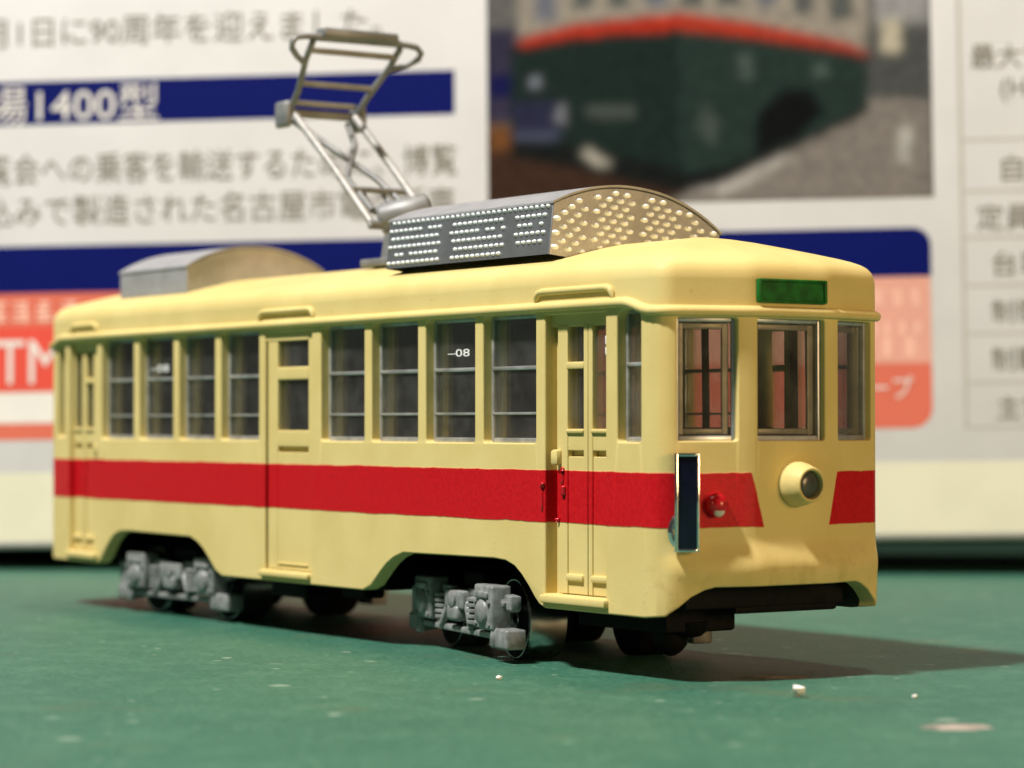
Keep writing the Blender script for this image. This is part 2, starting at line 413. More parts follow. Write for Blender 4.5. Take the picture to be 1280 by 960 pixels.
def finish_wall(mb):
    me = bpy.data.meshes.new('body_shell'); me.from_pydata([(x*S, y*S, z*S) for x, y, z in mb.v], [], mb.f)
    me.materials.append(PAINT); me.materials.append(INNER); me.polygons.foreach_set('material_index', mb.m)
    me.shade_smooth(); me.set_sharp_from_angle(angle=math.radians(40)); me.validate(); me.update()
    o = bpy.data.objects.new('body_shell', me); col.objects.link(o); o.parent = tram
    w = o.modifiers.new('weighted', 'WEIGHTED_NORMAL'); w.weight = 100; w.keep_sharp = True
    return o
body = finish_wall(wall_skin())

# ------------------------------------------------------------------ roof
def roof():
    prof = [(0, 20.45), (.05, 20.78), (.16, 21.06), (.34, 21.29), (.6, 21.47), (1.0, 21.64), (1.6, 21.83), (2.6, 22.10), (3.9, 22.43), (5.2, 22.74), (6.2, 22.93), (6.9, 23.02), (7.45, 23.05)]
    ss = sorted(set([c for c in CUM[:-1]] + [CUM[i]+(CUM[i+1]-CUM[i])*k/24 for i in range(NO-1) if CUM[i+1]-CUM[i] > 20 for k in range(24)] + [CUM[i]+(CUM[i+1]-CUM[i])*k/4 for i in range(NO-1) if 1.5 < CUM[i+1]-CUM[i] <= 20 for k in range(4)]))
    n = len(ss); mb = MB()
    levels = [('z', 0.0), ('z', .5), ('z', .95)]
    rows = []
    for kind, f in levels:
        row = []
        for s in ss:
            zg = gut_z(s); z = zg+(20.45-zg)*f; p, nn = at_s(s); row.append((p.x, p.y, z))
        rows.append(row)
    for inset, z in prof:
        row = []
        for s in ss:
            p, nn = at_s(s); sx = min(max(p.x, XR+7.6), XF-7.6); sp = Vector((sx, 0)); dvec = sp-p; L = dvec.length
            q = p+dvec*min(1, inset/7.5*(1 if abs(p.x) < 28 else 1)); row.append((q.x, q.y, z))
        rows.append(row)
    for r in rows: mb.v += r
    for i in range(len(rows)-1):
        for j in range(n):
            mb.f.append((i*n+j, i*n+(j+1) % n, (i+1)*n+(j+1) % n, (i+1)*n+j)); mb.m.append(0)
    i0 = (len(rows)-1)*n; mb.v.append(((XR+XF)/2, 0, 23.055)); c = len(mb.v)-1
    for j in range(n): mb.f.append((i0+j, i0+(j+1) % n, c)); mb.m.append(0)
    return mb.build('roof', PAINT, tram, smooth=60)
roof_o = roof()
def sweep_wall(name, path, prof, mat, parent, closed=False):
    """path: (s, z); prof: (dz, protrusion)"""
    mb = MB(); k = len(prof)
    for s, z in path:
        for dz, pr in prof: mb.v.append(tuple(pos(s, z+dz, -pr)))
    n = len(path)
    for i in range(n-1 if not closed else n):
        for j in range(k-1):
            a = i*k+j; b = ((i+1) % n)*k+j; mb.f.append((a, b, b+1, a+1)); mb.m.append(0)
    return mb.build(name, mat, parent, smooth=60)
gprof = [(-.24, -.15), (-.24, .18), (-.16, .30), (0, .36), (.14, .32), (.24, .2), (.30, .05), (.32, -.1)]
sweep_wall('gutter', [(STOT*k/420, gut_z(STOT*k/420)) for k in range(420)], gprof, PAINT, roof_o, closed=True)
def hood(fs_, x0, x1, dirn=1):
    a, b = sorted((fs_(x0), fs_(x1)))
    path = [(a-.05, 19.48), (a+.02, 19.75), (a+.2, 19.98), (a+.5, 20.04)] + [(a+(b-a)*k/8, 20.05) for k in range(1, 8)] + [(b-.5, 20.04), (b-.2, 19.98), (b-.02, 19.75), (b+.05, 19.48)]
    mb = MB(); p3 = [pos(s, z, -.06) for s, z in path]; mb.tube(p3, [.1]+[.2]*(len(path)-2)+[.1], 8); mb.build('rain_strip', PAINT, roof_o, smooth=60)
for fs_ in (near_s, far_s):
    hood(fs_, 27.5, 34.5); hood(fs_, -3.7, 3.1); hood(fs_, -32.6, -28.0)
# ceiling and floor inside the shell
inner_poly = [p-NRM[i]*1.0 for i, p in enumerate(OUT[:-1])]
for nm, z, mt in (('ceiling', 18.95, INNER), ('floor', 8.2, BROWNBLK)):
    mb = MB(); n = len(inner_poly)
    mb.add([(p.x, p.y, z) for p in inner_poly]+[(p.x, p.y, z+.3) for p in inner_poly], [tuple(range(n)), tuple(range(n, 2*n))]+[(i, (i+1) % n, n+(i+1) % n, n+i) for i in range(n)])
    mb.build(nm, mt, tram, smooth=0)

# ------------------------------------------------------------------ glazing
def wbox(mb, s0, s1, z0, z1, d0, d1, bev=.04, mi=0):
    return mb.box(s0, s1, d0, d1, z0, z1, bev, mi, fn=lambda q: pos(q[0], q[2], q[1]))
def pane(parent, s0, s1, z0, z1, d=.66):
    mb = MB(); wbox(mb, s0, s1, z0, z1, d, d+.14, 0); return mb.build('pane', GLASS, parent, smooth=0)
def window(s0, s1, z0, z1, kind):
    mb = MB(); e = .2 if kind != 'end' else .2; D = .58 if kind != 'end' else .36
    s0 -= .08; s1 += .08; z0 -= .08; z1 += .08
    for a, b, c, d_ in ((s0, s0+e+.08, z0, z1), (s1-e-.08, s1, z0, z1), (s0+e+.06, s1-e-.06, z0, z0+e+.16), (s0+e+.06, s1-e-.06, z1-e-.1, z1)):
        wbox(mb, a, b, c, d_, D, D+.28, .08)
    if kind in ('side', 'small'):
        wbox(mb, s0+e, s1-e, 15.88, 16.1, .52, .84, .06)
    if kind == 'side':
        wbox(mb, s0+e, s1-e, 13.4, 13.54, .54, .7, .03)
    if kind in ('side', 'small') and s0 < STOT/2:
        wbox(mb, s0+.16, s0+.46, z0+.2, z1-.15, 1.12, 1.42, .06, 1)
    if kind == 'end':
        for a, b, c, d_ in ((s0+.34, s0+.62, z0+.4, z1-.36), (s1-.72, s1-.34, z0+.4, z1-.36), (s0+.6, s1-.7, z0+.42, z0+.72), (s0+.6, s1-.7, z1-.66, z1-.36)):
            wbox(mb, a, b, c, d_, D+.3, D+.5, .05, 1)
    o = mb.build('window', [FRAME, GREYRIB] if kind != 'end' else [SILVER, SASH], tram)
    pane(o, s0+.1, s1-.1, z0+.1, z1-.1, D+.08)
    return o
wins = [window(*g_) for g_ in glass_specs]
mb = MB()     # rear centre window, either side of the strip's seam
for a, b in ((0.0, rear_half), (STOT-rear_half, STOT)):
    wbox(mb, a, b, 11.95, 12.3, .58, .86, .05); wbox(mb, a, b, 17.95, 18.3, .58, .86, .05)
wbox(mb, rear_half-.25, rear_half+.08, 12, 18.2, .56, .88, .05); wbox(mb, STOT-rear_half-.08, STOT-rear_half+.25, 12, 18.2, .56, .88, .05)
rw = mb.build('window', SILVER, tram); mb = MB(); mb.box(XR+.66, XR+.8, -2.2, 2.2, 12, 18.3); mb.build('pane', GLASS, rw, smooth=0)

# ------------------------------------------------------------------ doors
def folding_door(fs_, x0, x1, sg):
    """two-leaf door; sg=+1: the thin gap is on the rear edge"""
    def X(t): return fs_(x0+(x1-x0)*t) if sg > 0 else fs_(x1-(x1-x0)*t)
    def T(x): return (x-28.23)/(33.82-28.23)
    mb = MB()
    def piece(xa, xb, za, zb, da, db, bev=.07):
        a, b = sorted((X(T(xa)), X(T(xb)))); wbox(mb, a, b, za, zb, da, db, bev)
    D0, D1 = .38, .78
    piece(28.90, 29.81, 3.75, 18.2, D0, D1); piece(31.29, 31.67, 3.75, 18.2, D0, D1)
    piece(31.71, 32.10, 3.75, 18.2, D0, D1); piece(33.72, 33.86, 3.75, 18.2, D0, D1)
    piece(28.2, 33.86, 18.12, 18.85, .44, .82)
    piece(29.75, 31.35, 15.84, 16.22, .34, .74)
    for a, b in ((29.78, 31.32), (32.07, 33.75)):
        piece(a, b, 11.45, 12.45, D0+.05, D1); piece(a, b, 3.75, 11.14, D0+.07, D1)
        piece(a-.05, b+.02, 12.38, 12.62, D0-.1, D1, .1)
        piece(a-.02, b+.02, 4.46, 4.84, D0-.14, D0+.3, .12)
    piece(28.1, 33.9, 3.7, 18.7, .80, .96, 0) if False else None
    piece(28.1, 29.0, 3.7, 18.7, .80, .95, 0)
    for a, b in ((29.7, 31.4), (32.0, 33.8)): piece(a, b, 11.0, 11.6, .80, .95, 0)
    o = mb.build('door', PAINT, tram)
    for a, b, za, zb in ((29.7, 31.4, 16.1, 18.2), (29.7, 31.4, 12.4, 16.0), (32.0, 33.8, 12.4, 18.2)):
        s0, s1 = sorted((X(T(a)), X(T(b)))); pane(o, s0, s1, za, zb, .6)
    st = MB(); a, b = sorted((X(T(28.05)), X(T(34.05)))); wbox(st, a, b, 3.22, 3.66, -.32, .5, .12); st.build('step', PAINT, o)
    hd = MB(); a, b = sorted((X(T(28.62)), X(T(29.28)))); wbox(hd, a, b, 10.66, 11.5, .05, .5, .16); hd.build('handle', CREAMFLAT, o)
    return o
def middle_door(fs_):
    mb = MB()
    def piece(xa, xb, za, zb, da, db, bev=.06):
        a, b = sorted((fs_(xa), fs_(xb))); wbox(mb, a, b, za, zb, da, db, bev)
    D0, D1 = .16, .6
    piece(-3.02, -1.78, 3.66, 18.2, D0, D1); piece(2.15, 2.88, 3.66, 18.75, D0, D1)
    piece(-3.2, 2.2, 18.16, 18.78, .12, D1); piece(-1.84, 2.2, 15.68, 16.5, D0-.04, D1, .12)
    piece(-1.84, 2.2, 11.45, 12.5, D0, D1, .1); piece(-1.84, 2.2, 3.66, 11.12, D0+.03, D1); piece(-1.9, 2.2, 10.95, 11.7, .5, .8, 0)
    piece(-1.7, 2.1, 4.0, 4.12, D0-.06, D1, .03)
    piece(-3.3, -2.9, 3.62, 18.7, .7, .9, 0)
    o = mb.build('door', PAINT, tram)
    for za, zb in ((16.45, 18.2), (12.45, 15.75)):
        s0, s1 = sorted((fs_(-1.85), fs_(2.25))); pane(o, s0, s1, za, zb, .36)
    st = MB(); a, b = sorted((fs_(-3.6), fs_(2.75))); wbox(st, a, b, 3.2, 3.58, -.3, .4, .12); st.build('step', PAINT, o)
    return o
near_doors = []
for fs_ in (near_s, far_s):
    for x0, x1, sg in doors:
        d_ = folding_door(fs_, x0, x1, sg)
        if fs_ is near_s: near_doors.append(d_)
    middle_door(fs_)
# runs and blobs of thick red paint by the front door
mb = MB()
for x, z0, z1, r in ((28.0, 8.1, 9.5, .09), (28.05, 9.4, 9.75, .13), (29.38, 9.55, 10.35, .11), (29.5, 9.0, 9.6, .15), (28.95, 7.55, 7.8, .16), (29.4, 10.3, 10.55, .14)):
    n = 6; pp = [pos(near_s(x+random.uniform(-.03, .03)), z0+(z1-z0)*k/n, (-.01 if x < 28.2 else .38)) for k in range(n+1)]
    mb.tube(pp, [.02]+[r*random.uniform(.9, 1.5) for _ in range(n-1)]+[.02], 8)
mb.build('paint_run', RED, near_doors[0], smooth=80)

# ------------------------------------------------------------------ inside: motor block with ribs, cab pole
mb = MB(); mb.box(-36.6, 15.5, -1.0, 5.2, 8.4, 18.9, .3); blk = mb.build('motor_block', BROWNBLK, tram)
for x in (-32.0, -25.33, -19.0, -12.6, -5.01, 1.46, 8.09, 14.31):
    mb = MB(); mb.box(x-.17, x+.17, -1.18, -.9, 8.4, 18.9, .06); mb.build('rib', GREYRIB, blk)
for x, y, r, mt in ((36.2, 4.3, .13, SILVER), (34.8, 2.6, .3, CREAMFLAT), (33.5, 5.6, .22, BROWNBLK), (36.4, -2.9, .2, BROWNBLK)):
    mb = MB(); mb.tube([(x, y, 8.4), (x+.05, y, 13.6), (x-.05, y, 18.9)], r, 10); mb.build('cab_pole', mt, tram, smooth=60)
mb = MB(); mb.box(-34.6, -34.2, -6.3, 6.3, 8.4, 18.9, .05); mb.build('bulkhead', BROWNBLK, tram)
mb = MB(); mb.box(35.6, 37.2, -5.2, 1.4, 8.4, 12.7, .2); mb.build('driver_console', BROWNBLK, tram)

# ------------------------------------------------------------------ front fittings
mb = MB(); mb.lathe((39.6, .28, 9.75), (1, 0, -.02), [(0, 1.14), (.25, 1.18), (.6, 1.18), (.95, 1.12), (1.25, 1.02), (1.5, .95), (1.62, .92), (1.68, .86), (1.64, .76), (1.2, .72)], 32)
hl = mb.build('headlight', CREAMFLAT, tram, smooth=50)
mb = MB(); mb.lathe((40.85, .28, 9.72), (1, 0, -.02), [(0, .72), (.08, .72), (.2, .6), (.26, .3), (.28, 0.02)], 24); mb.build('lens', CHARC, hl, smooth=60)
s_t = front_s(-4.6); pt_ = pos(s_t, 8.75); _, nt_ = at_s(s_t); nv = Vector((nt_.x, nt_.y, 0))
mb = MB(); mb.lathe(pt_-nv*.2, nv, [(0, .62), (.45, .6), (.72, .5), (.9, .3), (.95, .05)], 20); tl = mb.build('tail_light', RED, tram, smooth=60)
mb = MB(); mb.lathe(pt_+nv*.42+Vector((0, 0, -.32)), nv+Vector((0, 0, -.55)), [(0, .3), (.16, .28), (.22, .16), (.24, .03)], 16); mb.build('lens', GREYRIB, tl, smooth=60)
# destination sign painted dark green in a raised frame
mb = MB()
a, b = front_s(-2.3), front_s(2.22)
wbox(mb, a, b, 19.22, 20.36, -.14, .3, .08); ds = mb.build('destination_sign', GREEN, tram)
mb = MB()
for q in ((a, b, 20.24, 20.42), (a, b, 19.16, 19.3), (a-.05, a+.16, 19.2, 20.4), (b-.16, b+.05, 19.2, 20.4)): wbox(mb, q[0], q[1], q[2], q[3], -.24, .2, .06)
mb.build('sign_frame', GREEN, ds)
# narrow framed board on the front corner
def corner_board():
    n = Vector((.86, -.51, 0)).normalized(); t = Vector((.51, .86, 0)).normalized(); c = Vector((39.25, -6.4, 0))
    fn = lambda q: c+t*q[0]+n*q[1]+Vector((0, 0, q[2]))
    mb = MB(); mb.box(-.50, .50, .02, .42, 6.5, 11.25, .05, fn=fn); o = mb.build('corner_board', NAVY, tram)
    mb = MB()
    for q in ((-.66, -.48, 6.35, 11.4), (.48, .62, 6.35, 11.4), (-.5, .5, 11.22, 11.4), (-.5, .5, 6.35, 6.54)): mb.box(q[0], q[1], -.05, .52, q[2], q[3], .05, fn=fn)
    mb.build('board_frame', CHROME, o)
    mb = MB(); mb.tube([fn((-.6, .1, 6.7)), fn((-.78, .15, 7.0)), fn((-.84, .15, 7.4)), fn((-.76, .1, 7.8)), fn((-.6, 0, 8.1))], .15, 8); mb.build('bracket', CHROME, o, smooth=70)
    mb = MB(); mb.box(-.5, .5, -.6, .1, 8.0, 9.6, .05, fn=fn); mb.build('mount', CREAMFLAT, o)
corner_board()
# flat white marks on the glazing
def text_mesh(body, size=1.0):
    cu = bpy.data.curves.new('t', 'FONT'); cu.body = body; cu.size = size; cu.resolution_u = 3
    ob = bpy.data.objects.new('t', cu); col.objects.link(ob); dg = bpy.context.evaluated_depsgraph_get()
    me = bpy.data.meshes.new_from_object(ob.evaluated_get(dg)); vs = [v.co.copy() for v in me.vertices]; fs = [tuple(p.vertices) for p in me.polygons]
    bpy.data.objects.remove(ob); bpy.data.meshes.remove(me); bpy.data.curves.remove(cu)
    return vs, fs
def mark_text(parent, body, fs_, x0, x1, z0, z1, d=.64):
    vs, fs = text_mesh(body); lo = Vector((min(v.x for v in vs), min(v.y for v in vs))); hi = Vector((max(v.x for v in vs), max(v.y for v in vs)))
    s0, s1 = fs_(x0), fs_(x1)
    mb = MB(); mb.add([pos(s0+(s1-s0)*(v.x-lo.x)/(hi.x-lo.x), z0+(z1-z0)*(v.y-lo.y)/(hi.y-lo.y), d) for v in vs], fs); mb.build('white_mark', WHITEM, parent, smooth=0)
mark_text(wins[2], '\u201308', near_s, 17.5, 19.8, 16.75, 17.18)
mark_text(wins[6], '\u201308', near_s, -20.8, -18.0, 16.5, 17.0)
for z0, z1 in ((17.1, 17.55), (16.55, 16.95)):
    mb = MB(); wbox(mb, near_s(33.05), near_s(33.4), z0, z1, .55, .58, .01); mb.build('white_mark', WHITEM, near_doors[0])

# ------------------------------------------------------------------ roof boxes
def roof_box(x0, x1, hw, zs, zside, crown, roll, dots):
    """arched sheet-metal cover with flat ends"""
    NA = 20
    def arch(t):                                  # t -1..1 across
        return zside+crown*(1-abs(t)**2.15)
    cr, sr = math.cos(roll), math.sin(roll)
    def tr(p):
        y, z = p[1], p[2]-23.6; return (p[0], y*cr+z*sr, 23.6+z*cr-y*sr)
    prof = [(-hw, zs), (-hw, zside)] + [(-hw+2*hw*k/NA, arch(-1+2*k/NA)) for k in range(1, NA)] + [(hw, zside), (hw, zs)]
    mb = MB(); n = len(prof)
    mb.add([tr((x0, y, z)) for y, z in prof]+[tr((x1, y, z)) for y, z in prof], [(i, i+1, n+i+1, n+i) for i in range(n-1)]+[tuple(range(n)), tuple(range(n, 2*n))])
    o = mb.build('roof_cover', ETCH if dots else ETCH2, tram, smooth=28)
    md = o.modifiers.new('edge', 'BEVEL'); md.width = .06*S; md.segments = 2; md.limit_method = 'ANGLE'; md.angle_limit = math.radians(40)
    # lip of the top sheet, standing a little proud of sides and ends
    mb = MB(); k = NA+1
    top = [(-hw-.07, zside-.02)] + [(-hw+2*hw*j/NA, arch(-1+2*j/NA)+.03) for j in range(1, NA)] + [(hw+.07, zside-.02)]
    vs = []
    for x in (x0-.1, x1+.1):
        vs += [tr((x, y, z)) for y, z in top] + [tr((x, y, z+.13)) for y, z in top]
    fs = []
    for j in range(k-1):
        fs += [(j, j+1, 2*k+j+1, 2*k+j), (k+j, k+j+1, 3*k+j+1, 3*k+j), (j, j+1, k+j+1, k+j), (2*k+j, 2*k+j+1, 3*k+j+1, 3*k+j)]
    fs += [(0, k, 3*k, 2*k), (k-1, 2*k-1, 4*k-1, 3*k-1)]
    mb.add(vs, fs); mb.build('top_sheet', ETCH2, o, smooth=28)
    if dots:
        mb = MB(); R = random.Random(3)
        def dot(c, u, v, nrm, ru, rv, h):
            c = Vector(c); vs = [c+nrm*h]
            for a in range(8):
                an = math.pi*a/4; vs.append(c+u*math.cos(an)*ru*.62+v*math.sin(an)*rv*.62+nrm*h*.75)
            for a in range(8):
                an = math.pi*a/4; vs.append(c+u*math.cos(an)*ru+v*math.sin(an)*rv-nrm*.01)
            fs = [(0, 1+a, 1+(a+1) % 8) for a in range(8)]+[(1+a, 9+a, 9+(a+1) % 8, 1+(a+1) % 8) for a in range(8)]
            mb.add(vs, fs)
        fu = Vector(tr((0, 1, 23.6)))-Vector(tr((0, 0, 23.6))); fv = Vector(tr((0, 0, 24.6)))-Vector(tr((0, 0, 23.6)))
        for xe, sx in ((x1, 1), (x0, -1)):
            for r in range(11):
                for gy in ((-5.55, -3.75, 3), (-2.95, -.55, 4), (.4, 2.8, 4), (3.55, 5.4, 3)):
                    for j in range(gy[2]):
                        y = gy[0]+(gy[1]-gy[0])*(j+(.5 if r % 2 else 0))/(gy[2]-1); z = zs+.45+r*.40
                        if r % 2 and j == gy[2]-1: continue
                        if z > arch(y/hw)-.22 or abs(y) > hw-.2 or R.random() < .03: continue
                        dot(tr((xe, y, z)), fu, fv, Vector((sx, 0, 0)), .29, .16, .2)
        for ys, sy in ((-hw, -1), (hw, 1)):
            for r in range(6):
                z = zs+.3+r*(zside-zs-.42)/5
                x = x0+.35; g_ = 0
                while x < x1-.25:
                    xx = x+(.27 if r % 2 else 0)
                    gap = (5.9 < xx-x0 < 6.9) or (12.6 < xx-x0 < 13.7) or (xx-x0 > 16.6)
                    patch = 13.7 <= xx-x0 <= 16.6 and r in (0,) 
                    if (r == 5 or not gap) and not patch and R.random() > .05:
                        dot(tr((xx, ys, z)), Vector((1, 0, 0)), fv, (Vector(tr((0, sy, 23.6)))-Vector(tr((0, 0, 23.6)))), .17, .115, .15)
                    x += .54
        mb.build('raised_dots', DOT, o, smooth=60, kind='stuff')
    return o
fb = roof_box(9.3, 26.55, 5.9, 21.6, 24.45, 1.62, math.radians(6.3), True)
rb = roof_box(-28.6, -18.2, 5.45, 22.0, 23.75, 1.5, 0.0, False)
tag(fb, 'front roof cover studded with rows of raised dots'); tag(rb, 'plain smooth rear roof cover')

# ------------------------------------------------------------------ pantograph
def pantograph():
    mb = MB(); mb.box(.4, 5.2, -2.6, 2.6, 22.9, 23.4, .1); mb.tube([(2.2, -1.2, 23.3), (2.3, -1.2, 25.0)], [.8, .6], 12); mb.tube([(2.2, 1.4, 23.3), (2.3, 1.4, 25.0)], [.8, .6], 12)
    o = mb.build('pantograph', WIRE, tram, smooth=50)
    mb = MB(); mb.lathe((.9, -1.5, 25.95), (1.9, 2.6, .8), [(0, .5), (.1, .9), (.25, 1.0), (3.2, .95), (3.4, .85), (3.5, .4)], 24)
    mb.tube([(1.5, -2.5, 25.6), (1.5, 2.5, 25.7)], .32, 10)
    mb.build('base_drum', WIRE, o, smooth=50)
    k0 = Vector((-8.6, 0, 33.7))
    # lower arm: two bright outer rods and a crossed brace
    for sgn in (-1, 1):
        mb = MB(); mb.tube([(1.6, 2.3*sgn, 25.5), (-3.4, 2.35*sgn, 29.7), (k0.x, 2.4*sgn, k0.z)], .27, 10); mb.build('lower_arm', WIRELIT, o, smooth=60)
        mb = MB(); mb.tube([(.2, 1.5*sgn, 26.6), (-3.6, 1.2*sgn, 29.0), (-6.6, -1.2*sgn, 31.6), (-9.0, -2.1*sgn, 33.2)], .23, 8); mb.build('brace_rod', WIRE, o, smooth=60)
        mb = MB(); mb.tube([(-.4, .9*sgn, 26.5), (-2.6, .7*sgn, 28.2)], .16, 8); mb.build('spring', WIRE, o, smooth=60)
    mb = MB(); mb.tube([(-1.9, -2.3, 28.15), (-1.9, 2.3, 28.15)], .2, 8); mb.build('cross_bar', WIRE, o, smooth=60)
    mb = MB(); mb.tube([(-9.0, -3.0, 33.75), (-9.0, 3.0, 33.75)], .3, 10)
    for yy in (-2.9, 2.9): mb.box(-9.9, -8.2, yy-.28, yy+.28, 32.7, 34.5, .25)
    mb.build('knuckle', WIRE, o, smooth=60)
    # upper frame: posts splayed towards the contact strip, with three bars
    for sgn in (-1, 1):
        mb = MB(); mb.tube([(-9.0, 2.55*sgn, 33.6), (-7.4, 2.7*sgn, 35.0), (-5.4, 3.25*sgn, 36.9), (-4.3, 3.35*sgn, 37.95)], .22, 8); mb.build('upper_post', WIRE, o, smooth=60)
        mb = MB(); mb.tube([(-5.6, 3.2*sgn, 36.6), (-4.9, 4.2*sgn, 36.95), (-4.4, 4.85*sgn, 37.35), (-4.2, 4.95*sgn, 37.75), (-4.2, 4.6*sgn, 38.1), (-4.2, 3.9*sgn, 38.2), (-4.2, 3.0*sgn, 38.22)], .21, 10); mb.build('horn', WIRE, o, smooth=60)
    for x, z, h in ((-8.7, 34.4, 2.6), (-7.0, 35.5, 2.8), (-4.9, 37.42, 3.3)):
        mb = MB(); mb.box(x-.18, x+.18, -h, h, z-.19, z+.19, .07); mb.build('cross_bar', WIRE, o)
    mb = MB(); mb.tube([(-4.2, -3.3, 38.2), (-4.2, 3.3, 38.25)], .26, 8); mb.box(-4.75, -3.65, -2.85, 2.9, 38.2, 38.85, .15); mb.build('contact_strip', WIRE, o, smooth=50)
    return o
pantograph()

# ------------------------------------------------------------------ underframe
mb = MB(); mb.box(-8, 8.5, -5.6, 5.6, 2.75, 8.0, .2); mb.box(-36.5, 37.9, -5.9, 5.9, 5.6, 8.0, .1); mb.box(28.6, 37.9, -5.4, 5.4, 3.2, 5.7, .2); mb.box(-36.8, -28.6, -5.4, 5.4, 3.2, 5.7, .2)
ch = mb.build('chassis', BLACK, tram)
mb = MB(); mb.box(27.6, 35.6, -4.9, -.2, 1.85, 3.4, .2); mb.build('life_guard', BLACK, ch)
mb = MB(); mb.box(33.5, 37.8, -2.0, 5.0, 2.9, 3.4, .15); mb.build('bumper_plate', BLACK, ch)
mb = MB(); mb.lathe((33.9, -3.3, 2.4), (0, 0, -1), [(0, 1.0), (.8, .98), (1.3, .86), (1.65, .58), (1.85, .25), (1.9, .02)], 20); mb.build('coupling_pin', BLACK, ch, smooth=60)
mb = MB(); mb.lathe((35.2, -2.9, 2.4), (0, 0, -1), [(0, .9), (.5, .8), (.75, .5), (.85, .05)], 16); mb.build('coupling_pin', BLACK, ch, smooth=60)
mb = MB(); mb.box(-6.2, -1.5, -5.4, -3.4, 1.7, 2.9, .2); mb.build('underfloor_box', BLACK, ch)
mb = MB(); mb.box(1.8, 4.6, -4.8, -3.2, 2.0, 2.9, .2); mb.build('underfloor_box', BLACK, ch)

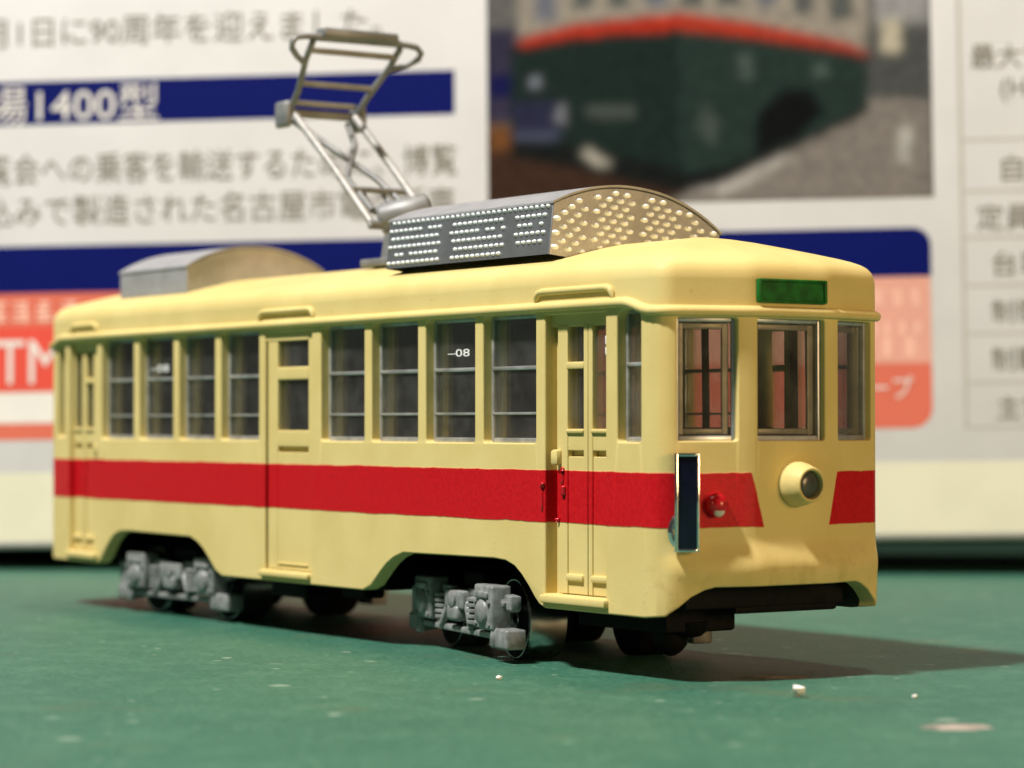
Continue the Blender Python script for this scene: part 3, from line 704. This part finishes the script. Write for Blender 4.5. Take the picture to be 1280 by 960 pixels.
def bogie(cx, yaw):
    c, s = math.cos(yaw), math.sin(yaw)
    def tr(q): return (cx+q[0]*c-q[1]*s, q[0]*s+q[1]*c, q[2])
    mb = MB(); mb.box(-6.5, 6.5, -3.4, 3.4, 2.5, 4.6, .2, fn=tr); mb.box(-1.6, 1.6, -5.2, 5.2, 2.6, 4.3, .2, fn=tr); o = mb.build('bogie', BLACK, tram)
    def LT(mb, org, ax, prof, n=16): mb.lathe(tr(org), Vector(tr((ax[0], ax[1], ax[2])))-Vector(tr((0, 0, 0))), prof, n)
    for sd in (-1, 1):
        Y0, Y1 = (5.0, 6.1)
        def bx(mb, x0, x1, y0, y1, z0, z1, b=.12):
            ya, yb = sorted((sd*y0, sd*y1)); mb.box(x0, x1, ya, yb, z0, z1, b, fn=tr)
        def poly(mb, pts_, y0, y1):
            n = len(pts_); ya, yb = sorted((sd*y0, sd*y1))
            b = bmesh.new(); va = [b.verts.new((x, ya, z)) for x, z in pts_]; vb = [b.verts.new((x, yb, z)) for x, z in pts_]
            b.faces.new(va); b.faces.new(vb)
            for i in range(n): b.faces.new((va[i], va[(i+1) % n], vb[(i+1) % n], vb[i]))
            bmesh.ops.recalc_face_normals(b, faces=b.faces); bmesh.ops.bevel(b, geom=list(b.edges), offset=.1, segments=2, profile=.5, affect='EDGES'); mb.bm(b, 0, tr)
        mb = MB()
        poly(mb, [(-7.2, 2.5), (-4.4, 2.5), (-2.6, 1.8), (2.6, 1.8), (4.4, 2.5), (7.2, 2.5), (7.2, 3.3), (4.9, 3.45), (2.6, 2.9), (-2.6, 2.9), (-4.9, 3.45), (-7.2, 3.3)], 5.1, 5.75)
        bx(mb, -8.3, -7.0, 5.0, 6.0, 1.3, 3.1); bx(mb, 6.2, 7.1, 5.1, 5.7, 2.4, 3.2)
        for q in ((-6.3, 2.9), (-3.3, 2.7), (-2.0, 2.35), (2.0, 2.35), (3.3, 2.7), (6.3, 2.9), (-.9, 2.0), (.9, 2.0)): LT(mb, (q[0], sd*5.7, q[1]), (0, sd, 0), [(0, .24), (.22, .24), (.28, .1)], 6)
        bx(mb, -3.0, -1.2, 5.6, 6.0, 3.0, 3.45, .1); bx(mb, 1.2, 3.0, 5.6, 6.0, 3.0, 3.45, .1)
        mb.build('side_frame', GREYP, o)
        for ax in (-1, 1):
            mb = MB(); bx(mb, ax*4.9-1.35, ax*4.9+1.35, 5.3, 6.55, 1.35, 3.85, .15)
            LT(mb, (ax*4.9, sd*6.5, 2.3), (0, sd, 0), [(-.3, .8), (.1, .78), (.28, .6), (.32, .05)])
            bx(mb, ax*4.9-.9, ax*4.9+.9, 6.4, 6.72, 3.1, 3.5, .1)
            for q in ((-1, 1.65), (1, 1.65), (-1, 2.9), (1, 2.9)): LT(mb, (ax*4.9+q[0], sd*6.5, q[1]), (0, sd, 0), [(0, .17), (.16, .17), (.2, .06)], 6)
            mb.build('axle_box', GREYP, o, smooth=50)
            mb = MB()
            for dx in (2.35,):
                x = ax*(4.9-dx)
                for k in range(5): LT(mb, (x, sd*6.0, 1.45+k*.32), (0, 0, 1), [(0, .42), (.08, .58), (.22, .58), (.30, .42)], 12)
            mb.build('coil_spring', GREYP, o, smooth=60)
            mb = MB(); bx(mb, ax*6.75-.75, ax*6.75+1.2*ax+(.0), 5.1, 6.35, .38, 1.5, .14) if ax > 0 else bx(mb, -8.0, -6.1, 5.1, 6.3, .5, 1.5, .14)
            LT(mb, (ax*6.0, sd*6.2, .75), (0, 0, 1), [(-.35, .22), (-.2, .34), (.4, .3), (1.0, .24)], 10)
            mb.build('end_foot', GREYP, o, smooth=50)
            mb = MB(); pa = [Vector(tr(q)) for q in ((ax*1.1, sd*6.0, 2.9), (ax*2.4, sd*6.2, 1.2))]; mb.tube(pa, .26, 8); mb.build('brake_hanger', GREYP, o, smooth=60)
        mb = MB(); bx(mb, -1.5, 1.5, 5.4, 6.45, 2.2, 3.3, .12); bx(mb, -.8, .8, 5.5, 6.6, 1.5, 2.4, .2); LT(mb, (0, sd*6.3, 2.75), (0, sd, 0), [(0, .55), (.3, .5), (.4, .3), (.42, .03)]); mb.build('bolster', GREYP, o, smooth=50)
        mb = MB(); bx(mb, -5.9, 5.9, 5.7, 6.2, .82, 1.2, .12); mb.build('tie_bar', GREYP, o)
        for ax in (-1, 1):
            mb = MB(); R_ = 2.3
            LT(mb, (ax*5.0, sd*2.35, R_-.4), (0, sd, 0), [(0, R_*.8), (.02, R_*.99), (.1, R_), (2.2, R_), (2.3, R_*.97), (2.3, R_*.84), (2.1, R_*.8), (2.1, .7), (2.35, .6), (2.4, .05)], 40); w_ = mb.build('wheel', STEEL if sd < 0 else BLACK, o, smooth=35)
            mb = MB(); LT(mb, (ax*5.0, sd*4.44, R_-.4), (0, sd, 0), [(0, R_*.985), (.2, R_*.985), (.22, R_*.9), (.21, .65)], 32); mb.build('wheel_disc', BLACK, w_, smooth=35)
    return o
bogie(18.5, math.radians(-12)); bogie(-18.9, math.radians(1.5))

# ------------------------------------------------------------------ package box behind
BO = Vector((-50.2255, 43.4595, 2.2)); BA = Vector((.642294, .766341, .013420)); BB = Vector((-.048723, .023350, .998539)); BN = Vector((.764909, -.642009, .052336))
pkg = empty('package_box', tuple(BO)); 
pkg.matrix_world = Matrix(((BA.x, BB.x, BN.x, BO.x*S), (BA.y, BB.y, BN.y, BO.y*S), (BA.z, BB.z, BN.z, BO.z*S), (0, 0, 0, 1)))
tag(pkg, 'white printed cardboard package standing behind the tram', 'package')
def flat(name, rgb, rough=.45):
    return simple(name, rgb, rough, mottle=.03, mscale=.15, spec=.12)
CARD = flat('white_card', (.575, .575, .585)); CARDC = flat('cream_card', (.67, .66, .52)); P_BLUE = flat('navy_print', (.002, .006, .105)); P_RED = flat('coral_print', (.62, .15, .10)); P_RED2 = flat('red_print', (.68, .085, .06))
P_GREY = flat('grey_lettering', (.21, .20, .17)); P_LINE = flat('grey_rule', (.44, .42, .38)); P_WHITE = flat('white_print', (.72, .70, .67)); P_PINK = flat('pale_pink_print', (.86, .52, .42))
def card(name, mat, x0, x1, y0, y1, z0, z1, bev, parent, seg=3):
    mb = MB(); mb.box(x0, x1, y0, y1, z0, z1, bev, seg=seg); return mb.build(name, mat, parent, smooth=40)
card('carton', CARD, -95, 100, 0, 55, -38, 0, .5, pkg)
def sheet(name, mat, poly, lvl, parent=pkg):
    n = len(poly); mb = MB(); z = .02*lvl
    mb.add([(x, y, z) for x, y in poly]+[(x, y, z-.015) for x, y in poly], [tuple(range(n))]+[(i, (i+1) % n, n+(i+1) % n, n+i) for i in range(n)]); return mb.build(name, mat, parent, smooth=0)
def rpoly(x0, x1, y0, y1, rs, n=6):             # rs: radii bl, br, tr, tl
    out = []
    for cx, cy, a0, r, sx, sy in ((x0, y0, 180, rs[0], 1, 1), (x1, y0, 270, rs[1], -1, 1), (x1, y1, 0, rs[2], -1, -1), (x0, y1, 90, rs[3], 1, -1)):
        if r == 0: out.append((cx, cy)); continue
        for k in range(n+1):
            a = math.radians(a0+90*k/n); out.append((cx+sx*r+r*math.cos(a), cy+sy*r+r*math.sin(a)))
    return out
sheet('cream_strip', CARDC, rpoly(-94.3, 99.3, .6, 6.85, (0, 0, 0, 0)), 1)
sheet('blue_bar', P_BLUE, rpoly(-70, -4.9, 38.87, 42.9, (0, 0, 0, 0)), 1)
sheet('panel_header', P_BLUE, rpoly(-70, 37.5, 23.3, 27.65, (0, 0, 1.6, 0)), 1)
sheet('red_panel', P_RED, rpoly(-70, 37.4, 9.85, 23.28, (0, 1.8, 0, 0)), 1)
sheet('pink_panel', flat('pink_print', (.68, .34, .27)), rpoly(14, 37.4, 15.6, 23.28, (0, 0, 0, 0)), 2)
sheet('white_label', P_WHITE, rpoly(-70, -40.6, 11.4, 14.2, (0, 1.3, 0, 0)), 2)
sheet('red_block', P_RED2, rpoly(-70, -40.2, 14.4, 20.2, (0, .5, 0, 0)), 2)
def label(body, mat, x0, x1, y0, y1, lvl=3, name='lettering'):
    vs, fs = text_mesh(body); lx, hx = min(v.x for v in vs), max(v.x for v in vs); ly, hy = min(v.y for v in vs), max(v.y for v in vs)
    mb = MB(); mb.add([(x0+(x1-x0)*(v.x-lx)/(hx-lx), y0+(y1-y0)*(v.y-ly)/(hy-ly), .02*lvl) for v in vs], fs); return mb.build(name, mat, pkg, smooth=0)
label('月1日に90周年を迎えました。', P_GREY, -48.8, -11.6, 46.1, 48.9)
label('場1400型', P_WHITE, -48.4, -32.2, 38.95, 42.5)
label('覧会への乗客を輸送するために、博覧', P_GREY, -48.4, -4.7, 33.35, 36.2)
label('込みで製造された名古屋市電の新車', P_GREY, -48.4, -4.9, 29.5, 32.3)
label('TM', P_WHITE, -47.4, -41.2, 15.0, 19.0, 4)
def faint_rows(rows):                     # rows of small print too blurred to read: short pale strokes
    R = random.Random(5); mb = MB()
    for x0, x1, y0, y1 in rows:
        x = x0
        while x < x1-.5:
            h = y1-y0; w = h*R.uniform(.7, .95)
            for q in range(4):
                yy = y0+h*(.08+.25*q); a = x+w*R.uniform(0, .25); b_ = x+w*R.uniform(.7, 1); mb.add([(a, yy, .06), (b_, yy, .06), (b_, yy+h*.12, .06), (a, yy+h*.12, .06)], [(0, 1, 2, 3)])
            xx = x+w*R.uniform(.3, .6); mb.add([(xx, y0, .07), (xx+h*.13, y0, .07), (xx+h*.13, y1, .07), (xx, y1, .07)], [(0, 1, 2, 3)])
            x += h*1.08
    mb.build('small_print', P_PINK, pkg, smooth=0, kind='stuff')
faint_rows(((-48.0, -39.2, 20.6, 22.6), (30.6, 36.9, 20.7, 22.2), (29.2, 36.8, 18.1, 19.3), (29.2, 36.8, 16.2, 17.9)))
label('ープ', P_WHITE, 31.9, 35.7, 12.5, 14.5)
sheet('table_rule', P_LINE, rpoly(40.15, 40.5, 9.7, 49.5, (0, 0, 0, 0)), 1)
for y in (35.36, 30.78, 26.65, 22.38, 18.13, 13.81, 9.85): sheet('table_rule', P_LINE, rpoly(40.55, 80, y-.12, y+.12, (0, 0, 0, 0)), 1)
for t, x0, y0, y1 in (('最大寸法', 41.3, 41.7, 43.9), ('(H)', 43.9, 38.6, 40.8), ('自重', 43.85, 31.6, 33.9), ('定員', 41.6, 27.3, 29.6), ('台車', 42.9, 23.2, 25.4), ('制御', 42.7, 19.05, 21.1), ('制動', 42.6, 14.8, 16.9), ('主電', 43.0, 10.5, 12.6)):
    h = y1-y0; label(t, P_GREY, x0, x0+h*1.04*(len(t) if t != '(H)' else 1.3), y0, y1)
# printed photograph of a green tram: flat areas of ink
def photo():
    areas = []
    def A(rgb, *p): areas.append((rgb, p))
    X0, X1, Y0, Y1 = -1.9, 37.85, 30.35, 53
    A((.12, .12, .12), (X0, Y0), (X1, Y0), (X1, Y1), (X0, Y1))
    A((.045, .022, .014), (X0, Y0), (18, Y0), (18, 36), (X0, 37))                        # dark brown floor left
    A((.15, .06, .02), (X0+.1, 35.3), (1.2, 35.6), (2.0, 37.2), (X0+.1, 38))
    A((.032, .028, .06), (X0, 38), (.8, 38), (.8, 46.5), (X0, 46.5))
    A((.005, .006, .07), (X0+.2, 40.2), (1.2, 40.2), (1.2, 42.4), (X0+.2, 42.4))
    A((.21, .19, .175), (14, Y0), (X1, Y0), (X1, 39.8), (33.5, 39.8), (26, 36.4), (20, 32.6))       # floor right
    A((.42, .40, .38), (15.6, 31.3), (20, 31.0), (25.6, 34.2), (24, 34.6), (18.6, 33.0))
    A((.30, .30, .31), (33, 46), (X1, 46), (X1, Y1), (33, Y1))
    A((.07, .075, .075), (32, 39.5), (X1, 39.0), (X1, 45.5), (32, 45.5))
    A((.5, .46, .36), (33.6, 43.2), (35.3, 43.2), (35.3, 46.3), (33.6, 46.3))
    A((.5, .49, .47), (34.8, 33.7), (35.8, 33.5), (35.9, 36.6), (35.0, 36.8))
    A((.007, .009, .009), (.2, 34.8), (6, 33.6), (15.4, 31.2), (18.6, 31.8), (25.5, 34.9), (32.2, 38), (32.2, 41), (.2, 41))   # underframe shade
    A((.010, .021, .019), (.3, 45.0), (6.2, 46.1), (15.6, 46.5), (15.5, 33.4), (6.2, 35.6), (.3, 36.5))             # front, dark green
    A((.017, .034, .03), (15.6, 46.5), (30.6, 44.2), (32.3, 43.1), (32.2, 38.6), (26, 35.6), (18.4, 33.2), (15.5, 33.0))   # side
    A((.004, .005, .005), (22, 34.4), (26.2, 36.0), (28.4, 38.2), (27.2, 40.2), (24.6, 40.3), (22.4, 38.2))
    A((.42, .028, .012), (.9, 44.7), (6.2, 45.6), (15.6, 46.0), (15.6, 47.5), (6.2, 46.75), (.9, 45.5))
    A((.42, .035, .016), (15.6, 46.0), (22, 45.1), (30.6, 43.6), (32.3, 42.9), (32.3, 43.4), (30.6, 44.3), (22, 46.4), (15.6, 47.5))
    A((.30, .27, .23), (1.0, 45.7), (6.2, 46.85), (15.6, 47.55), (22, 46.5), (30.6, 44.45), (32.3, 43.5), (32.3, Y1), (1.0, Y1))
    for k in range(9):
        x = 2.6+k*3.3; yb = 47.0 if x < 5 else (48.0 if x < 20 else 48.2-(x-20)*.2)
        A((.09, .10, .10) if k % 3 else (.14, .15, .19), (x, yb), (x+1.9, yb+.15), (x+1.9, Y1), (x, Y1))
    A((.02, .022, .055), (.5, 36.8), (4.6, 36.6), (4.7, 39.8), (.5, 39.9)); A((.07, .08, .14), (.5, 36.4), (4.4, 36.2), (4.4, 36.9), (.5, 37.0))
    A((.17, .18, .21), (4.3, 37.9), (5.2, 37.6), (5.2, 39.5), (4.4, 39.7)); A((.2, .22, .28), (2.1, 41.1), (3.0, 41.1), (3.0, 42.1), (2.1, 42.1))
    A((.06, .075, .07), (7.0, 38.2), (11.6, 37.9), (11.6, 39.2), (7.0, 39.4)); A((.4, .38, .33), (6.4, 34.9), (8.2, 33.6), (9.6, 34.0), (8.4, 34.6), (7.2, 35.5))
    A((.055, .075, .068), (17.0, 36.6), (18.6, 35.4), (19.0, 37.6), (17.6, 39.2)); A((.06, .085, .08), (20.8, 41.2), (22.0, 41.2), (22.0, 43.6), (20.8, 43.8)); A((.07, .1, .09), (27.5, 41.2), (28.8, 41.2), (28.8, 42.6), (27.5, 42.6))
    import numpy as np
    m, nt, b = new_mat('printed_photograph'); at = N(nt, 'ShaderNodeVertexColor'); at.layer_name = 'ink'; v = coords(nt); t_ = sstep(nt, tex(nt, v, .8, 5, .65), .25, .75)
    mm = N(nt, 'ShaderNodeVectorMath', operation='SCALE'); nt.links.new(at.outputs['Color'], mm.inputs[0]); nt.links.new(M(nt, 'ADD', M(nt, 'MULTIPLY', t_, .3), .65), mm.inputs['Scale'])
    nt.links.new(mm.outputs[0], b.inputs['Base Color']); b.inputs['Roughness'].default_value = .4; b.inputs['Specular IOR Level'].default_value = .12
    st = .25; nx = int((X1-X0)/st)+1; ny = int((Y1-Y0)/st)+1
    gx, gy = np.meshgrid(np.linspace(X0, X1, nx), np.linspace(Y0, Y1, ny)); img = np.zeros((ny, nx, 3))
    for rgb, p in areas:
        inside = np.zeros((ny, nx), bool)
        for i in range(len(p)):
            x0, y0 = p[i]; x1, y1 = p[i-1]
            if y0 == y1: continue
            inside ^= ((y0 > gy) != (y1 > gy)) & (gx < (x1-x0)*(gy-y0)/(y1-y0)+x0)
        img[inside] = rgb
    img[img.sum(2) == 0] = areas[0][0]
    for _ in range(3):                     # the print is itself slightly soft
        pad = np.pad(img, ((1, 1), (1, 1), (0, 0)), 'edge'); img = sum(pad[a:a+ny, c:c+nx] for a in range(3) for c in range(3))/9
    vs = [(x*S, y*S, .03*S) for x, y in zip(gx.ravel(), gy.ravel())]
    fs = [(r*nx+c, r*nx+c+1, (r+1)*nx+c+1, (r+1)*nx+c) for r in range(ny-1) for c in range(nx-1)]
    me = bpy.data.meshes.new('printed_photograph'); me.from_pydata(vs, [], fs); ca = me.color_attributes.new('ink', 'FLOAT_COLOR', 'POINT')
    ca.data.foreach_set('color', np.concatenate([img.reshape(-1, 3), np.ones((nx*ny, 1))], 1).ravel())
    me.materials.append(m); ob = bpy.data.objects.new('printed_photograph', me); col.objects.link(ob); ob.parent = pkg
photo()

# ------------------------------------------------------------------ crumbs and smears on the mat
CRUMB = simple('white_crumb', (.82, .80, .76), .6, mottle=.1); SMEAR = simple('dried_pink_smear', (.42, .34, .29), .6, mottle=.25, mscale=.9, bmp=.1)
def ragged(m):
    nt = m.node_tree; b = nt.nodes['Principled BSDF']; v = coords(nt); ln = N(nt, 'ShaderNodeVectorMath', operation='LENGTH'); nt.links.new(v, ln.inputs[0])
    a = M(nt, 'SUBTRACT', M(nt, 'ADD', tex(nt, v, 1.1, 5, .7), .35), M(nt, 'MULTIPLY', ln.outputs['Value'], .30))
    nt.links.new(M(nt, 'MULTIPLY', sstep(nt, a, .18, .55), .8), b.inputs['Alpha'])
ragged(SMEAR)
def crumb(x, y, r, label):
    b = bmesh.new(); bmesh.ops.create_icosphere(b, subdivisions=2, radius=r)
    for v in b.verts: v.co *= .75+.5*noise.noise(v.co*2.3/r+Vector((x, y, 0)))
    lo = min(v.co.z for v in b.verts)
    mb = MB(); mb.bm(b, 0, lambda q: (q[0], q[1]*1.2, (q[2]-lo)*.75)); o = mb.build('crumb', CRUMB, None, smooth=50); o.location = Vector((x, y, -.4))*S
    tag(o, label, 'crumb', 'white crumbs scattered on the mat')
crumb(47.3, -5.8, .42, 'larger white crumb on the mat just in front of the tram shadow')
crumb(31.9, -13.0, .18, 'tiny white crumb on the mat below the front bogie')
crumb(58.4, 4.6, .2, 'small pale crumb on the mat at the right end of the shadow')
crumb(51.0, -1.6, .15, 'tiny pale crumb between the larger crumb and the right edge')
def smear(x, y, rx, ry, ang, label):
    n = 26; c, s = math.cos(ang), math.sin(ang); mb = MB(); ring = []
    for k in range(n):
        a = 2*math.pi*k/n; f = 1+.45*noise.noise(Vector((math.cos(a)*1.6+x, math.sin(a)*1.6, y))); ring.append((f*rx*math.cos(a), f*ry*math.sin(a)))
    P_ = lambda q, z: (q[0]*c-q[1]*s, q[0]*s+q[1]*c, z)
    vs = [P_((0, 0), .10)]+[P_((q[0]*.6, q[1]*.6), .08+.03*random.random()) for q in ring]+[P_(q, .004) for q in ring]
    fs = [(0, 1+k, 1+(k+1) % n) for k in range(n)]+[(1+k, 1+n+k, 1+n+(k+1) % n, 1+(k+1) % n) for k in range(n)]
    mb.add(vs, fs); o = mb.build('smear', SMEAR, None, smooth=70); o.location = Vector((x, y, -.4))*S; tag(o, label, 'smear')
smear(61.2, -8.5, 1.9, 1.0, .97, 'dried pinkish smear on the mat at lower right')
smear(39.2, -.2, 2.2, .5, .9, 'pale streak on the mat in the shadow under the tram nose')
bpy.context.view_layer.update()
